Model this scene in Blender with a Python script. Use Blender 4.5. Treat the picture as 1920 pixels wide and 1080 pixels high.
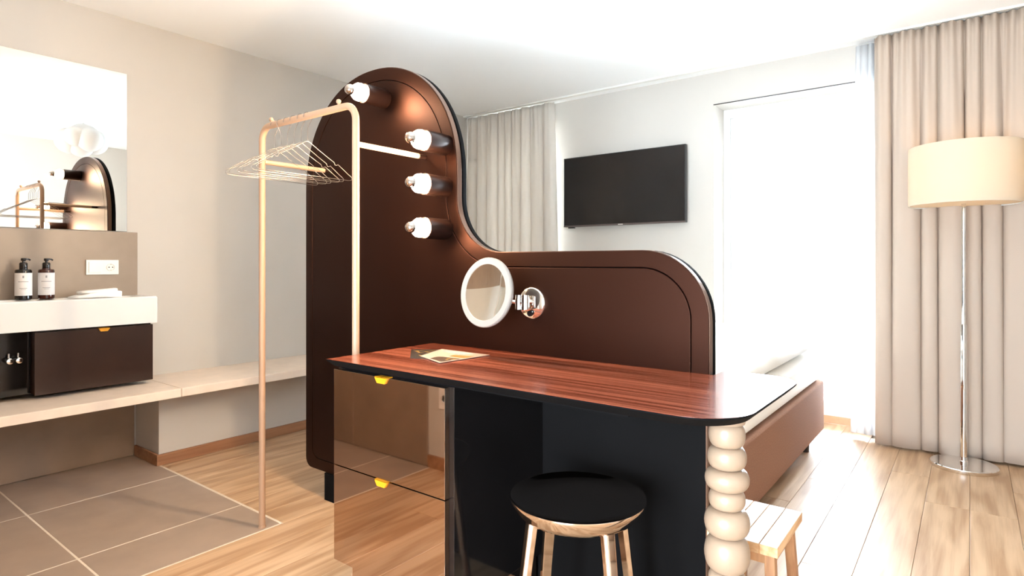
import bpy, bmesh, math, random
from mathutils import Vector, Matrix
PI = math.pi
SC = bpy.context.scene
COL = SC.collection
for o in list(bpy.data.objects):
    bpy.data.objects.remove(o)

# ------------------------------------------------------------------ camera
CAM_H = 1.15
cam = bpy.data.cameras.new('camera')
cam.sensor_fit = 'HORIZONTAL'
cam.sensor_width = 36.0
cam.lens = 36.0 * 1120.0 / 1920.0
cam.shift_y = -47.0 / 1920.0
cam.clip_start = 0.02
camo = bpy.data.objects.new('camera', cam)
COL.objects.link(camo)
camo.location = (0, 0, CAM_H)
camo.rotation_euler = (PI / 2, 0, math.radians(37.5))
SC.camera = camo

# ------------------------------------------------------------------ world, light, exposure
world = bpy.data.worlds.new('sky')
SC.world = world
world.use_nodes = True
bg = world.node_tree.nodes['Background']
bg.inputs[0].default_value = (0.76, 0.88, 1.0, 1)
bg.inputs[1].default_value = 34.0
SC.view_settings.view_transform = 'Standard'
SC.view_settings.look = 'None'
SC.view_settings.exposure = 0.80
SC.view_settings.gamma = 1.0
SC.view_settings.use_curve_mapping = False


def portal(loc, rot, sx, sy):
    l = bpy.data.lights.new('sky_portal', 'AREA')
    l.shape = 'RECTANGLE'
    l.size = sx
    l.size_y = sy
    l.cycles.is_portal = True
    o = bpy.data.objects.new('sky_portal', l)
    o.location = loc
    o.rotation_euler = rot
    COL.objects.link(o)


portal((-0.985, 4.86, 1.19), (-PI / 2, 0, 0), 1.2, 2.4)      # glazed door, daylight comes in towards -y
portal((-0.4, -1.52, 1.0), (PI / 2, 0, 0), 1.8, 1.95)       # added window behind the viewer, lets in more daylight

portal((-3.46, 4.89, 1.6), (-PI / 2, 0, 0), 0.95, 1.6)         # added window behind the pale curtain, brightens the room

# ------------------------------------------------------------------ helpers: materials
def S(r, g, b):
    def f(c):
        c /= 255.0
        return c / 12.92 if c <= 0.04045 else ((c + 0.055) / 1.055) ** 2.4
    return (f(r), f(g), f(b), 1.0)


MATS = {}


def mat(name, color, rough=0.5, metal=0.0, spec=0.5, noise=None, bump=None, coat=0.0, coat_rough=0.1, sheen=0.0, trans=0.0):
    """noise=(scale, amount) varies the value of the colour; bump=(scale, strength)."""
    m = bpy.data.materials.new(name)
    m.use_nodes = True
    nt = m.node_tree
    b = nt.nodes['Principled BSDF']
    b.inputs['Base Color'].default_value = color
    b.inputs['Roughness'].default_value = rough
    b.inputs['Metallic'].default_value = metal
    b.inputs['Specular IOR Level'].default_value = spec
    b.inputs['Coat Weight'].default_value = coat
    b.inputs['Coat Roughness'].default_value = coat_rough
    b.inputs['Sheen Weight'].default_value = sheen
    b.inputs['Transmission Weight'].default_value = trans
    tc = nt.nodes.new('ShaderNodeTexCoord')
    if noise:
        n = nt.nodes.new('ShaderNodeTexNoise')
        n.inputs['Scale'].default_value = noise[0]
        n.inputs['Detail'].default_value = 5
        nt.links.new(tc.outputs['Object'], n.inputs['Vector'])
        r = nt.nodes.new('ShaderNodeMapRange')
        r.inputs[1].default_value = 0.3
        r.inputs[2].default_value = 0.7
        r.inputs[3].default_value = 1 - noise[1]
        r.inputs[4].default_value = 1 + noise[1]
        nt.links.new(n.outputs['Fac'], r.inputs[0])
        h = nt.nodes.new('ShaderNodeHueSaturation')
        h.inputs['Color'].default_value = color
        nt.links.new(r.outputs[0], h.inputs['Value'])
        nt.links.new(h.outputs[0], b.inputs['Base Color'])
    if bump:
        n2 = nt.nodes.new('ShaderNodeTexNoise')
        n2.inputs['Scale'].default_value = bump[0]
        n2.inputs['Detail'].default_value = 4
        nt.links.new(tc.outputs['Object'], n2.inputs['Vector'])
        bp_ = nt.nodes.new('ShaderNodeBump')
        bp_.inputs['Strength'].default_value = bump[1]
        bp_.inputs['Distance'].default_value = 0.004
        nt.links.new(n2.outputs['Fac'], bp_.inputs['Height'])
        nt.links.new(bp_.outputs[0], b.inputs['Normal'])
    MATS[name] = m
    return m


def wood(name, c1, c2, axis, rough, across=26.0, along=1.2, coat=0.0, rings=0.5, random_tone=0.0, spec=0.5, lo_=0.3, hi_=0.7):
    """grain runs along the given object axis (0 x, 1 y, 2 z)."""
    m = bpy.data.materials.new(name)
    m.use_nodes = True
    nt = m.node_tree
    N, L = nt.nodes, nt.links
    b = N['Principled BSDF']
    b.inputs['Roughness'].default_value = rough
    b.inputs['Coat Weight'].default_value = coat
    b.inputs['Coat Roughness'].default_value = 0.28 if name == 'oak' else 0.12
    b.inputs['Specular IOR Level'].default_value = spec
    tc = N.new('ShaderNodeTexCoord')
    oi = N.new('ShaderNodeObjectInfo')
    off = N.new('ShaderNodeMath')
    off.operation = 'MULTIPLY'
    off.inputs[1].default_value = 37.0
    L.new(oi.outputs['Random'], off.inputs[0])
    add = N.new('ShaderNodeVectorMath')
    L.new(tc.outputs['Object'], add.inputs[0])
    cmb = N.new('ShaderNodeCombineXYZ')
    for i in range(3):
        L.new(off.outputs[0], cmb.inputs[i])
    L.new(cmb.outputs[0], add.inputs[1])
    mp = N.new('ShaderNodeMapping')
    sc = [across] * 3
    sc[axis] = along
    mp.inputs['Scale'].default_value = sc
    L.new(add.outputs[0], mp.inputs['Vector'])
    n = N.new('ShaderNodeTexNoise')
    n.inputs['Scale'].default_value = 1.0
    n.inputs['Detail'].default_value = 6
    n.inputs['Roughness'].default_value = 0.6
    n.inputs['Distortion'].default_value = 0.4
    L.new(mp.outputs[0], n.inputs['Vector'])
    mp2 = N.new('ShaderNodeMapping')
    sc = [across * 0.16] * 3
    sc[axis] = along * 0.5
    mp2.inputs['Scale'].default_value = sc
    L.new(add.outputs[0], mp2.inputs['Vector'])
    n2 = N.new('ShaderNodeTexNoise')
    n2.inputs['Scale'].default_value = 1.0
    n2.inputs['Detail'].default_value = 2
    L.new(mp2.outputs[0], n2.inputs['Vector'])
    ml = N.new('ShaderNodeMath')
    ml.operation = 'MULTIPLY'
    ml.inputs[1].default_value = 34.0
    L.new(n2.outputs['Fac'], ml.inputs[0])
    sn = N.new('ShaderNodeMath')
    sn.operation = 'SINE'
    L.new(ml.outputs[0], sn.inputs[0])
    ma = N.new('ShaderNodeMath')
    ma.operation = 'MULTIPLY_ADD'
    ma.inputs[1].default_value = 0.16 * rings
    L.new(sn.outputs[0], ma.inputs[0])
    L.new(n.outputs['Fac'], ma.inputs[2])
    cr = N.new('ShaderNodeValToRGB')
    cr.color_ramp.elements[0].position = lo_
    cr.color_ramp.elements[0].color = c2
    cr.color_ramp.elements[1].position = hi_
    cr.color_ramp.elements[1].color = c1
    L.new(ma.outputs[0], cr.inputs[0])
    h = N.new('ShaderNodeHueSaturation')
    L.new(cr.outputs[0], h.inputs['Color'])
    if random_tone:
        r = N.new('ShaderNodeMapRange')
        r.inputs[3].default_value = 1 - random_tone
        r.inputs[4].default_value = 1 + random_tone
        L.new(oi.outputs['Random'], r.inputs[0])
        L.new(r.outputs[0], h.inputs['Value'])
    L.new(h.outputs[0], b.inputs['Base Color'])
    bp_ = N.new('ShaderNodeBump')
    bp_.inputs['Strength'].default_value = 0.12
    bp_.inputs['Distance'].default_value = 0.002
    L.new(ma.outputs[0], bp_.inputs['Height'])
    L.new(bp_.outputs[0], b.inputs['Normal'])
    MATS[name] = m
    return m


def emit(name, color, strength):
    m = bpy.data.materials.new(name)
    m.use_nodes = True
    nt = m.node_tree
    b = nt.nodes['Principled BSDF']
    b.inputs['Base Color'].default_value = (0.9, 0.9, 0.9, 1)
    b.inputs['Emission Color'].default_value = color
    b.inputs['Emission Strength'].default_value = strength
    MATS[name] = m
    return m


def cloth(name, color, translucency, weave=900.0):
    m = bpy.data.materials.new(name)
    m.use_nodes = True
    nt = m.node_tree
    N, L = nt.nodes, nt.links
    out = N['Material Output']
    b = N['Principled BSDF']
    b.inputs['Base Color'].default_value = color
    b.inputs['Roughness'].default_value = 0.9
    b.inputs['Specular IOR Level'].default_value = 0.15
    tc = N.new('ShaderNodeTexCoord')
    n = N.new('ShaderNodeTexNoise')
    n.inputs['Scale'].default_value = weave * 0.3
    L.new(tc.outputs['Object'], n.inputs['Vector'])
    bp_ = N.new('ShaderNodeBump')
    bp_.inputs['Strength'].default_value = 0.1
    bp_.inputs['Distance'].default_value = 0.001
    L.new(n.outputs['Fac'], bp_.inputs['Height'])
    L.new(bp_.outputs[0], b.inputs['Normal'])
    t = N.new('ShaderNodeBsdfTranslucent')
    t.inputs[0].default_value = color
    mx = N.new('ShaderNodeMixShader')
    mx.inputs[0].default_value = translucency
    L.new(b.outputs[0], mx.inputs[1])
    L.new(t.outputs[0], mx.inputs[2])
    L.new(mx.outputs[0], out.inputs[0])
    MATS[name] = m
    return m


def pane_glass(name):
    m = bpy.data.materials.new(name)
    m.use_nodes = True
    nt = m.node_tree
    N, L = nt.nodes, nt.links
    out = N['Material Output']
    N.remove(N['Principled BSDF'])
    tr = N.new('ShaderNodeBsdfTransparent')
    tr.inputs[0].default_value = (0.97, 0.98, 0.98, 1)
    gl = N.new('ShaderNodeBsdfGlossy')
    gl.inputs['Roughness'].default_value = 0.0
    fr = N.new('ShaderNodeFresnel')
    fr.inputs[0].default_value = 1.45
    mx = N.new('ShaderNodeMixShader')
    L.new(fr.outputs[0], mx.inputs[0])
    L.new(tr.outputs[0], mx.inputs[1])
    L.new(gl.outputs[0], mx.inputs[2])
    L.new(mx.outputs[0], out.inputs[0])
    MATS[name] = m
    return m


mat('paint', S(206, 200, 192), 0.9, noise=(3, 0.015), bump=(220, 0.05), spec=0.2)
mat('ceiling_paint', S(253, 253, 252), 0.9, noise=(2, 0.01), spec=0.2)
mat('white_lacquer', S(240, 238, 232), 0.35, noise=(4, 0.01))
mat('subfloor', S(120, 100, 80), 0.9)
mat('grout', S(224, 212, 197), 0.9, noise=(60, 0.05))
mat('tile', S(163, 144, 129), 0.42, noise=(7, 0.07), bump=(90, 0.05))
mat('wall_tile', S(150, 128, 110), 0.4, noise=(6, 0.09), bump=(80, 0.05))
mat('splash_stone', S(152, 136, 121), 0.35, noise=(9, 0.06), bump=(90, 0.04))
mat('bench_stone', S(236, 216, 197), 0.4, noise=(14, 0.05))
wood('oak', S(204, 171, 137), S(170, 134, 100), 1, 0.40, across=34, along=1.6, rings=0.9, random_tone=0.06, coat=0.08, spec=0.4)
wood('baseboard_wood', S(178, 132, 98), S(150, 104, 74), 1, 0.45, across=30, along=1.2)
wood('desk_veneer', S(150, 84, 62), S(84, 34, 22), 0, 0.2, across=60, along=0.9, rings=0.5, lo_=0.36, hi_=0.62, coat=0.25, spec=0.6)
wood('acacia', S(226, 190, 146), S(176, 126, 80), 1, 0.4, across=36, along=3, rings=0.5, random_tone=0.12)
wood('acacia_leg', S(190, 140, 96), S(130, 84, 54), 2, 0.45, across=40, along=3, rings=0.4)
mat('bronze', (0.031, 0.0115, 0.007, 1), 0.42, metal=0.9, spec=0.2, noise=(1.3, 0.04))
mat('bronze_edge', (0.17, 0.10, 0.07, 1), 0.3, metal=0.85, noise=(2, 0.03))
mat('black_board', (0.004, 0.0035, 0.0035, 1), 0.7, spec=0.06, noise=(5, 0.1))
mat('black_gloss', (0.006, 0.005, 0.005, 1), 0.08, noise=(5, 0.05))
mat('bronze_mirror', (0.56, 0.42, 0.34, 1), 0.03, metal=1.0, noise=(1, 0.01))
mat('socket_brown', (0.022, 0.009, 0.006, 1), 0.33, metal=0.4, noise=(8, 0.05))
mat('yellow', S(208, 142, 20), 0.4, noise=(10, 0.03))
mat('rack_tan', S(176, 140, 112), 0.45, noise=(6, 0.02))
mat('wire', (0.26, 0.23, 0.21, 1), 0.3, metal=1.0, noise=(40, 0.04))
mat('chrome', (0.82, 0.80, 0.78, 1), 0.05, metal=1.0, noise=(4, 0.01))
mat('polished_alu', (0.74, 0.63, 0.55, 1), 0.07, metal=1.0, noise=(9, 0.03))
mat('mirror_glass', (0.93, 0.93, 0.90, 1), 0.0, metal=1.0)
mat('wall_mirror_glass', (0.86, 0.86, 0.83, 1), 0.0, metal=1.0)
mat('crown_silver', (0.5, 0.47, 0.45, 1), 0.06, metal=1.0, noise=(4, 0.01))
mat('rim_white', S(146, 140, 133), 0.35, noise=(8, 0.01))
mat('cream_lacquer', S(150, 127, 106), 0.35, noise=(6, 0.02))
mat('ceramic', S(226, 224, 220), 0.15, noise=(3, 0.01))
mat('dark_veneer', S(46, 28, 20), 0.3, noise=(8, 0.12))
mat('plastic_white', S(240, 238, 234), 0.3, noise=(8, 0.01))
mat('pin_brass', S(150, 130, 90), 0.3, metal=1.0, noise=(8, 0.05))
mat('bottle_black', (0.012, 0.009, 0.008, 1), 0.12, noise=(8, 0.1))
mat('bottle_amber', (0.055, 0.012, 0.006, 1), 0.1, noise=(8, 0.1))
mat('label_white', S(232, 228, 226), 0.6, noise=(12, 0.01))
mat('label_ink', S(150, 146, 146), 0.6, noise=(12, 0.02))
mat('tv_screen', (0.006, 0.006, 0.007, 1), 0.16, noise=(4, 0.05))
mat('tv_bezel', (0.010, 0.010, 0.010, 1), 0.35, noise=(4, 0.05))
mat('bezel_silver', S(120, 110, 108), 0.35, metal=0.8, noise=(4, 0.03))
mat('bed_fabric', S(150, 111, 90), 0.95, noise=(160, 0.16), bump=(420, 0.3), spec=0.1)
mat('linen', S(244, 240, 232), 0.85, noise=(5, 0.01), bump=(30, 0.08), sheen=0.2)
mat('terry', S(244, 242, 238), 0.95, noise=(90, 0.03), bump=(300, 0.4))
mat('dark_leg', S(40, 28, 22), 0.5, noise=(8, 0.1))
mat('frame_white', S(244, 244, 242), 0.4, noise=(5, 0.01))
mat('threshold_wood', S(196, 160, 126), 0.5, noise=(20, 0.08))
mat('blind_grey', S(150, 150, 150), 0.6, noise=(10, 0.03))
mat('blind_white', S(235, 235, 235), 0.7, noise=(10, 0.02))
mat('paper_dark', S(42, 36, 34), 0.35, noise=(60, 0.2))
mat('paper_gold', S(146, 114, 60), 0.35, noise=(90, 0.15))
mat('paper_cream', S(172, 150, 136), 0.35, noise=(20, 0.03))
mat('paper_brown', S(70, 52, 42), 0.35, noise=(40, 0.3))
cloth('drape', S(194, 176, 160), 0.12)
cloth('drape_pale', S(232, 225, 216), 0.10)
cloth('sheer', S(245, 245, 246), 0.6)
cloth('shade_fabric', S(232, 219, 199), 0.45)
cloth('rice_paper', S(206, 204, 202), 0.25)
pane_glass('pane')
emit('bulb_glow', (1.0, 0.74, 0.48, 1), 270.0)

# ------------------------------------------------------------------ helpers: meshes
def box(bm, x0, x1, y0, y1, z0, z1):
    vs = [bm.verts.new(p) for p in ((x0, y0, z0), (x1, y0, z0), (x1, y1, z0), (x0, y1, z0),
                                    (x0, y0, z1), (x1, y0, z1), (x1, y1, z1), (x0, y1, z1))]
    for f in ((3, 2, 1, 0), (4, 5, 6, 7), (0, 1, 5, 4), (1, 2, 6, 5), (2, 3, 7, 6), (3, 0, 4, 7)):
        bm.faces.new([vs[i] for i in f])


def prism(bm, pts, axis, a, b, hole=None):
    """extrude a closed 2-D outline between a and b along an axis; hole is a second outline of equal length."""
    def P(p, t):
        return ((t, p[0], p[1]), (p[0], t, p[1]), (p[0], p[1], t))[axis]
    n = len(pts)
    A = [bm.verts.new(P(p, a)) for p in pts]
    B = [bm.verts.new(P(p, b)) for p in pts]
    if hole is None:
        bm.faces.new(A)
        bm.faces.new(B[::-1])
    else:
        HA = [bm.verts.new(P(p, a)) for p in hole]
        HB = [bm.verts.new(P(p, b)) for p in hole]
    for i in range(n):
        j = (i + 1) % n
        bm.faces.new((A[i], B[i], B[j], A[j]))
        if hole is not None:
            bm.faces.new((HA[j], HB[j], HB[i], HA[i]))
            bm.faces.new((A[i], A[j], HA[j], HA[i]))
            bm.faces.new((B[j], B[i], HB[i], HB[j]))


def lathe(bm, prof, seg=32, M=None):
    """profile of (r, z) revolved about z, closed at r = 0."""
    rings = []
    for r, z in prof:
        if r < 1e-6:
            rings.append([bm.verts.new((0, 0, z))])
        else:
            rings.append([bm.verts.new((r * math.cos(2 * PI * i / seg), r * math.sin(2 * PI * i / seg), z)) for i in range(seg)])
    for k in range(len(rings) - 1):
        a, b = rings[k], rings[k + 1]
        for i in range(seg):
            j = (i + 1) % seg
            if len(a) == 1 and len(b) == 1:
                continue
            if len(a) == 1:
                bm.faces.new((a[0], b[i], b[j]))
            elif len(b) == 1:
                bm.faces.new((a[i], b[0], a[j]))
            else:
                bm.faces.new((a[i], b[i], b[j], a[j]))
    if M is not None:
        bmesh.ops.transform(bm, matrix=M, verts=[v for rg in rings for v in rg])


def tube(bm, path, r, seg=12, closed=False, radii=None):
    pts = [Vector(p) for p in path]
    n = len(pts)
    rings = []
    nrm = None
    for i, p in enumerate(pts):
        if closed:
            t = pts[(i + 1) % n] - pts[i - 1]
        else:
            t = pts[min(i + 1, n - 1)] - pts[max(i - 1, 0)]
        t.normalize()
        if nrm is None:
            up = Vector((0, 0, 1)) if abs(t.z) < 0.9 else Vector((1, 0, 0))
            nrm = t.cross(up).normalized()
        else:
            nrm = (nrm - t * nrm.dot(t)).normalized()
        bi = t.cross(nrm)
        rr = radii[i] if radii else r
        rings.append([bm.verts.new(p + nrm * rr * math.cos(2 * PI * k / seg) + bi * rr * math.sin(2 * PI * k / seg)) for k in range(seg)])
    m = n if closed else n - 1
    for i in range(m):
        a, b = rings[i], rings[(i + 1) % n]
        for k in range(seg):
            l = (k + 1) % seg
            bm.faces.new((a[k], a[l], b[l], b[k]))
    if not closed:
        bm.faces.new(rings[0][::-1])
        bm.faces.new(rings[-1])


def sphere(bm, c, r, u=20, v=12, sc=(1, 1, 1)):
    M = Matrix.Translation(c) @ Matrix.Diagonal((sc[0], sc[1], sc[2], 1))
    bmesh.ops.create_uvsphere(bm, u_segments=u, v_segments=v, radius=r, matrix=M)


def arc(cx, cz, r, a0, a1, n):
    return [(cx + r * math.cos(math.radians(a0 + (a1 - a0) * i / n)), cz + r * math.sin(math.radians(a0 + (a1 - a0) * i / n))) for i in range(n + 1)]


def obj(name, bm, m, parent=None, smooth=False, bevel=0.0, seg=2, loc=None, angle=40):
    bmesh.ops.remove_doubles(bm, verts=bm.verts, dist=1e-6)
    bmesh.ops.recalc_face_normals(bm, faces=bm.faces)
    me = bpy.data.meshes.new(name)
    if loc is not None:
        bmesh.ops.translate(bm, verts=bm.verts, vec=-Vector(loc))
    bm.to_mesh(me)
    bm.free()
    me.materials.append(MATS[m])
    o = bpy.data.objects.new(name, me)
    COL.objects.link(o)
    if loc is not None:
        o.location = loc
    if parent is not None:
        o.parent = parent
        if loc is None:
            o.matrix_parent_inverse = Matrix.Identity(4)
    if smooth:
        for p in me.polygons:
            p.use_smooth = True
        me.set_sharp_from_angle(angle=math.radians(angle))
    if bevel:
        md = o.modifiers.new('bevel', 'BEVEL')
        md.width = bevel
        md.segments = seg
        md.limit_method = 'ANGLE'
    return o


def tag(o, label, cat, group=None, kind=None):
    o['label'] = label
    if cat:
        o['category'] = cat
    if group:
        o['group'] = group
    if kind:
        o['kind'] = kind
    return o


def thing(name, label, cat, loc=(0, 0, 0), rotz=0.0, group=None, kind=None):
    o = bpy.data.objects.new(name, None)
    o.empty_display_size = 0.1
    COL.objects.link(o)
    o.location = loc
    o.rotation_euler = (0, 0, rotz)
    return tag(o, label, cat, group, kind)


def bbox(name, m, parent, x0, x1, y0, y1, z0, z1, bevel=0.0, seg=2):
    bm = bmesh.new()
    box(bm, x0, x1, y0, y1, z0, z1)
    return obj(name, bm, m, parent, bevel=bevel, seg=seg)


def copy_tree(root):
    r = root.copy()
    COL.objects.link(r)
    for ch in [o for o in bpy.data.objects if o.parent == root]:
        c = ch.copy()
        COL.objects.link(c)
        c.parent = r
        for g in [o for o in bpy.data.objects if o.parent == ch]:
            d = g.copy()
            COL.objects.link(d)
            d.parent = c
    return r


# ------------------------------------------------------------------ room shell
XL, XR, YB, YF, H = -3.98, 0.65, 4.55, -1.30, 2.60
YT = 0.13            # the short wall left of the camera
XT = -1.60           # where it turns away
TX, TY = -2.41, 1.475   # corner of the tiled floor
OX0, OX1, OZ1 = -1.55, -0.42, 2.355   # glazed door opening

floor = bpy.data.objects.new('floor', None)
bm = bmesh.new()
box(bm, XL - 0.2, XR + 0.2, YF - 0.2, YB + 0.4, -0.12, -0.014)
floor = obj('floor', bm, 'subfloor')
tag(floor, 'floor of pale oak planks with taupe tiles below the washbasin', 'floor', kind='structure')

random.seed(4)
PW = 0.172
plank_cache = {}


def plank(x0, w, y0, y1):
    ln = round(y1 - y0, 3)
    key = (ln, round(w, 3))
    if key not in plank_cache:
        b_ = bmesh.new()
        box(b_, 0.0006, w - 0.0006, 0.0006, ln - 0.0006, -0.014, 0.0)
        bmesh.ops.bevel(b_, geom=[e for e in b_.edges if all(v.co.z > -0.001 for v in e.verts)], offset=0.0012, segments=1, affect='EDGES')
        o = obj('plank', b_, 'oak', floor)
        plank_cache[key] = o.data
    else:
        o = bpy.data.objects.new('plank', plank_cache[key])
        COL.objects.link(o)
        o.parent = floor
    o.location = (x0, y0, 0)


def plank_column(x0, w, ya, yb):
    y = ya - random.choice((0.0, 0.5, 0.9, 1.3))
    while y < yb - 0.01:
        ln = 1.9
        a, c = max(y, ya), min(y + ln, yb)
        if c - a < 0.25 and c < yb:
            y += ln
            continue
        if yb - c < 0.25:
            c = yb
        plank(x0, w, a, c)
        y = c


x = TX
while x < XR:
    w = min(PW, XR - x)
    plank_column(x, w, YF, YB + 0.235 if (x > OX0 and x + w < OX1) else YB)
    x += PW
x = TX
while x > -3.66:
    x -= PW
    plank_column(x, PW, TY + 0.004, YB)

bm = bmesh.new()
box(bm, XL, TX, YT, TY + 0.004, -0.013, -0.0008)
obj('grout_bed', bm, 'grout', floor)
bm = bmesh.new()
box(bm, TX - 0.006, TX + 0.0005, YT, TY + 0.004, -0.012, 0.0006)
box(bm, XL, TX, TY - 0.002, TY + 0.0045, -0.012, 0.0006)
obj('edge_strip', bm, 'grout', floor)
xs = [TX - 0.006, -2.75, -3.41, XL]
ys = [TY - 0.003, 0.815, YT]
for i in range(3):
    for j in range(2):
        bm = bmesh.new()
        box(bm, xs[i + 1] + 0.004, xs[i] - 0.004, ys[j + 1] + 0.0035, ys[j] - 0.0035, -0.0125, 0.0)
        obj('floor_tile', bm, 'tile', floor, bevel=0.0012, seg=1)

tag(bbox('ceiling', 'ceiling_paint', None, XL - 0.2, XR + 0.2, YF - 0.2, YB + 0.4, H, H + 0.15),
    'smooth white ceiling over the whole room', 'ceiling', kind='structure')

wl = tag(bbox('wall_left', 'paint', None, XL - 0.15, XL, YT - 0.2, YB + 0.2, -0.12, H + 0.01),
         'pale beige painted wall behind the washbasin and stone bench', 'wall', kind='structure')
for y0, y1 in ((YT, 0.797), (0.80, 1.46)):
    obj_ = bbox('wall_tile', 'wall_tile', wl, XL, XL + 0.012, y0, y1, 0.002, 0.412, bevel=0.001, seg=1)

bm = bmesh.new()
W3 = (-3.86, -3.06, 0.85, 2.355)   # window added for brightness, hidden by the pale curtain: x0, x1, z0, z1
box(bm, XL - 0.15, W3[0], YB, YB + 0.32, -0.12, H + 0.01)
box(bm, W3[1], OX0, YB, YB + 0.32, -0.12, H + 0.01)
box(bm, W3[0], W3[1], YB, YB + 0.32, -0.12, W3[2])
box(bm, W3[0], W3[1], YB, YB + 0.32, W3[3], H + 0.01)
box(bm, OX1, XR + 0.15, YB, YB + 0.32, -0.12, H + 0.01)
box(bm, OX0, OX1, YB, YB + 0.32, OZ1, H + 0.01)
tag(obj('wall_back', bm, 'paint'), 'pale beige painted wall carrying the television and glazed door', 'wall', kind='structure')

bm = bmesh.new()
box(bm, XR, XR + 0.2, YF - 0.2, YB + 0.32, -0.12, H + 0.01)
tag(obj('wall_right', bm, 'paint'),
    'pale beige side wall facing the washbasin mirror', 'wall', kind='structure')

bm = bmesh.new()
box(bm, XL - 0.15, XT, YT - 0.15, YT, -0.12, H + 0.01)
wf = tag(obj('wall_front', bm, 'paint'), 'short wall partly clad in taupe tile, mirrored in the drawer fronts', 'wall', kind='structure')
tx = [-2.43, -3.09, XL + 0.012]
tz = [0.002, 0.665, 1.33]
for i in range(2):
    for k in range(2):
        bbox('wall_tile', 'wall_tile', wf, tx[i + 1] + 0.0015, tx[i] - 0.0015, YT, YT + 0.012, tz[k] + 0.0015, tz[k + 1] - 0.0015, bevel=0.001, seg=1)
bm = bmesh.new()
box(bm, XT - 0.15, XT, YF - 0.2, YT - 0.15, -0.12, H + 0.01)
W2 = (-1.10, 0.40, 0.10, 1.75)    # unseen window added for daylight behind the viewer: x0, x1, z0, z1
box(bm, XT - 0.15, W2[0], YF - 0.2, YF, -0.12, H + 0.01)
box(bm, W2[1], XR + 0.2, YF - 0.2, YF, -0.12, H + 0.01)
box(bm, W2[0], W2[1], YF - 0.2, YF, -0.12, W2[2])
box(bm, W2[0], W2[1], YF - 0.2, YF, W2[3], H + 0.01)
tag(obj('wall_entry', bm, 'paint'), 'plain beige entry wall behind the viewer', 'wall', kind='structure')

tag(bbox('baseboard_front', 'baseboard_wood', None, -2.428, XT, YT, YT + 0.014, 0.0, 0.07, bevel=0.002),
    'brown wooden baseboard beside the tiled wall panel', 'baseboard', kind='structure')
bm = bmesh.new()
box(bm, -3.66, -3.645, 1.47, YB, 0.0, 0.062)
box(bm, -3.96, -3.645, 1.456, 1.470, 0.0, 0.062)
tag(obj('baseboard_left', bm, 'baseboard_wood', bevel=0.002), 'brown wooden baseboard along the bench front', 'baseboard', kind='structure')
bm = bmesh.new()
box(bm, -3.64, OX0, YB - 0.014, YB, 0.0, 0.062)
box(bm, OX1, XR, YB - 0.014, YB, 0.0, 0.062)
tag(obj('baseboard_back', bm, 'baseboard_wood', bevel=0.002), 'brown wooden baseboard below the television wall', 'baseboard', kind='structure')

# ------------------------------------------------------------------ glazed door
gd = thing('window_1', 'white double glazed door, blown out by daylight, beside the television', 'window', (OX0, YB, 0), kind='structure')


def wpart(name, m, parent, x0, x1, y0, y1, z0, z1, bevel=0.004):
    return bbox(name, m, parent, x0 - OX0, x1 - OX0, y0 - YB, y1 - YB, z0, z1, bevel=bevel)


wpart('threshold', 'threshold_wood', gd, OX0, OX1, YB + 0.235, YB + 0.315, 0.0, 0.055)
bm = bmesh.new()
for a in ((OX0, OX0 + 0.05, 0.055, OZ1), (OX1 - 0.05, OX1, 0.055, OZ1), (OX0 + 0.05, OX1 - 0.05, OZ1 - 0.07, OZ1)):
    box(bm, a[0] - OX0, a[1] - OX0, 0.22, 0.30, a[2], a[3])
obj('frame', bm, 'frame_white', gd, bevel=0.004)
mid = (OX0 + OX1) / 2
for a0, a1 in ((OX0 + 0.05, mid), (mid, OX1 - 0.05)):
    bm = bmesh.new()
    b0, b1, c0, c1 = a0 + 0.002 - OX0, a1 - 0.002 - OX0, 0.057, OZ1 - 0.072
    s = 0.065
    box(bm, b0, b0 + s, 0.235, 0.29, c0, c1)
    box(bm, b1 - s, b1, 0.235, 0.29, c0, c1)
    box(bm, b0 + s, b1 - s, 0.235, 0.29, c0, c0 + 0.09)
    box(bm, b0 + s, b1 - s, 0.235, 0.29, c1 - s, c1)
    leaf = obj('leaf', bm, 'frame_white', gd, bevel=0.004)
    bm = bmesh.new()
    box(bm, b0 + s, b1 - s, 0.258, 0.264, c0 + 0.09, c1 - s)
    obj('pane', bm, 'pane', leaf)
bm = bmesh.new()
box(bm, mid - OX0 - 0.014, mid - OX0 + 0.014, 0.223, 0.235, 1.0, 1.12)
tube(bm, [(mid - OX0, 0.225, 1.06), (mid - OX0, 0.18, 1.06), (mid - OX0 + 0.11, 0.178, 1.06)], 0.009, 10)
obj('handle', bm, 'frame_white', gd, smooth=True)
bm = bmesh.new()
box(bm, OX0 - OX0 - 0.004, OX1 - OX0 + 0.004, -0.004, 0.004, OZ1 - 0.003, OZ1 + 0.003)
obj('lintel_joint', bm, 'dark_leg', gd)
for k, (a0, a1) in enumerate(((-1.415, -1.07), (-0.88, -0.54))):
    t = thing('exterior_blind', ('grey bottom rail of the raised blind outside the left door leaf', 'grey bottom rail of the raised blind outside the door leaf beside the curtain')[k],
              'blind', ((a0 + a1) / 2, 4.95, 2.17), group='raised blinds outside the glazed door')
    hw = (a1 - a0) / 2
    bbox('rail', 'blind_grey', t, -hw, hw, -0.012, 0.012, 0.0, 0.022, bevel=0.003)
    bbox('rolled_screen', 'blind_white', t, -hw, hw, -0.004, 0.004, 0.022, 0.36)
    bbox('head_box', 'frame_white', t, -hw - 0.02, hw + 0.02, -0.05, 0.05, 0.36, 0.46, bevel=0.005)

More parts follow.
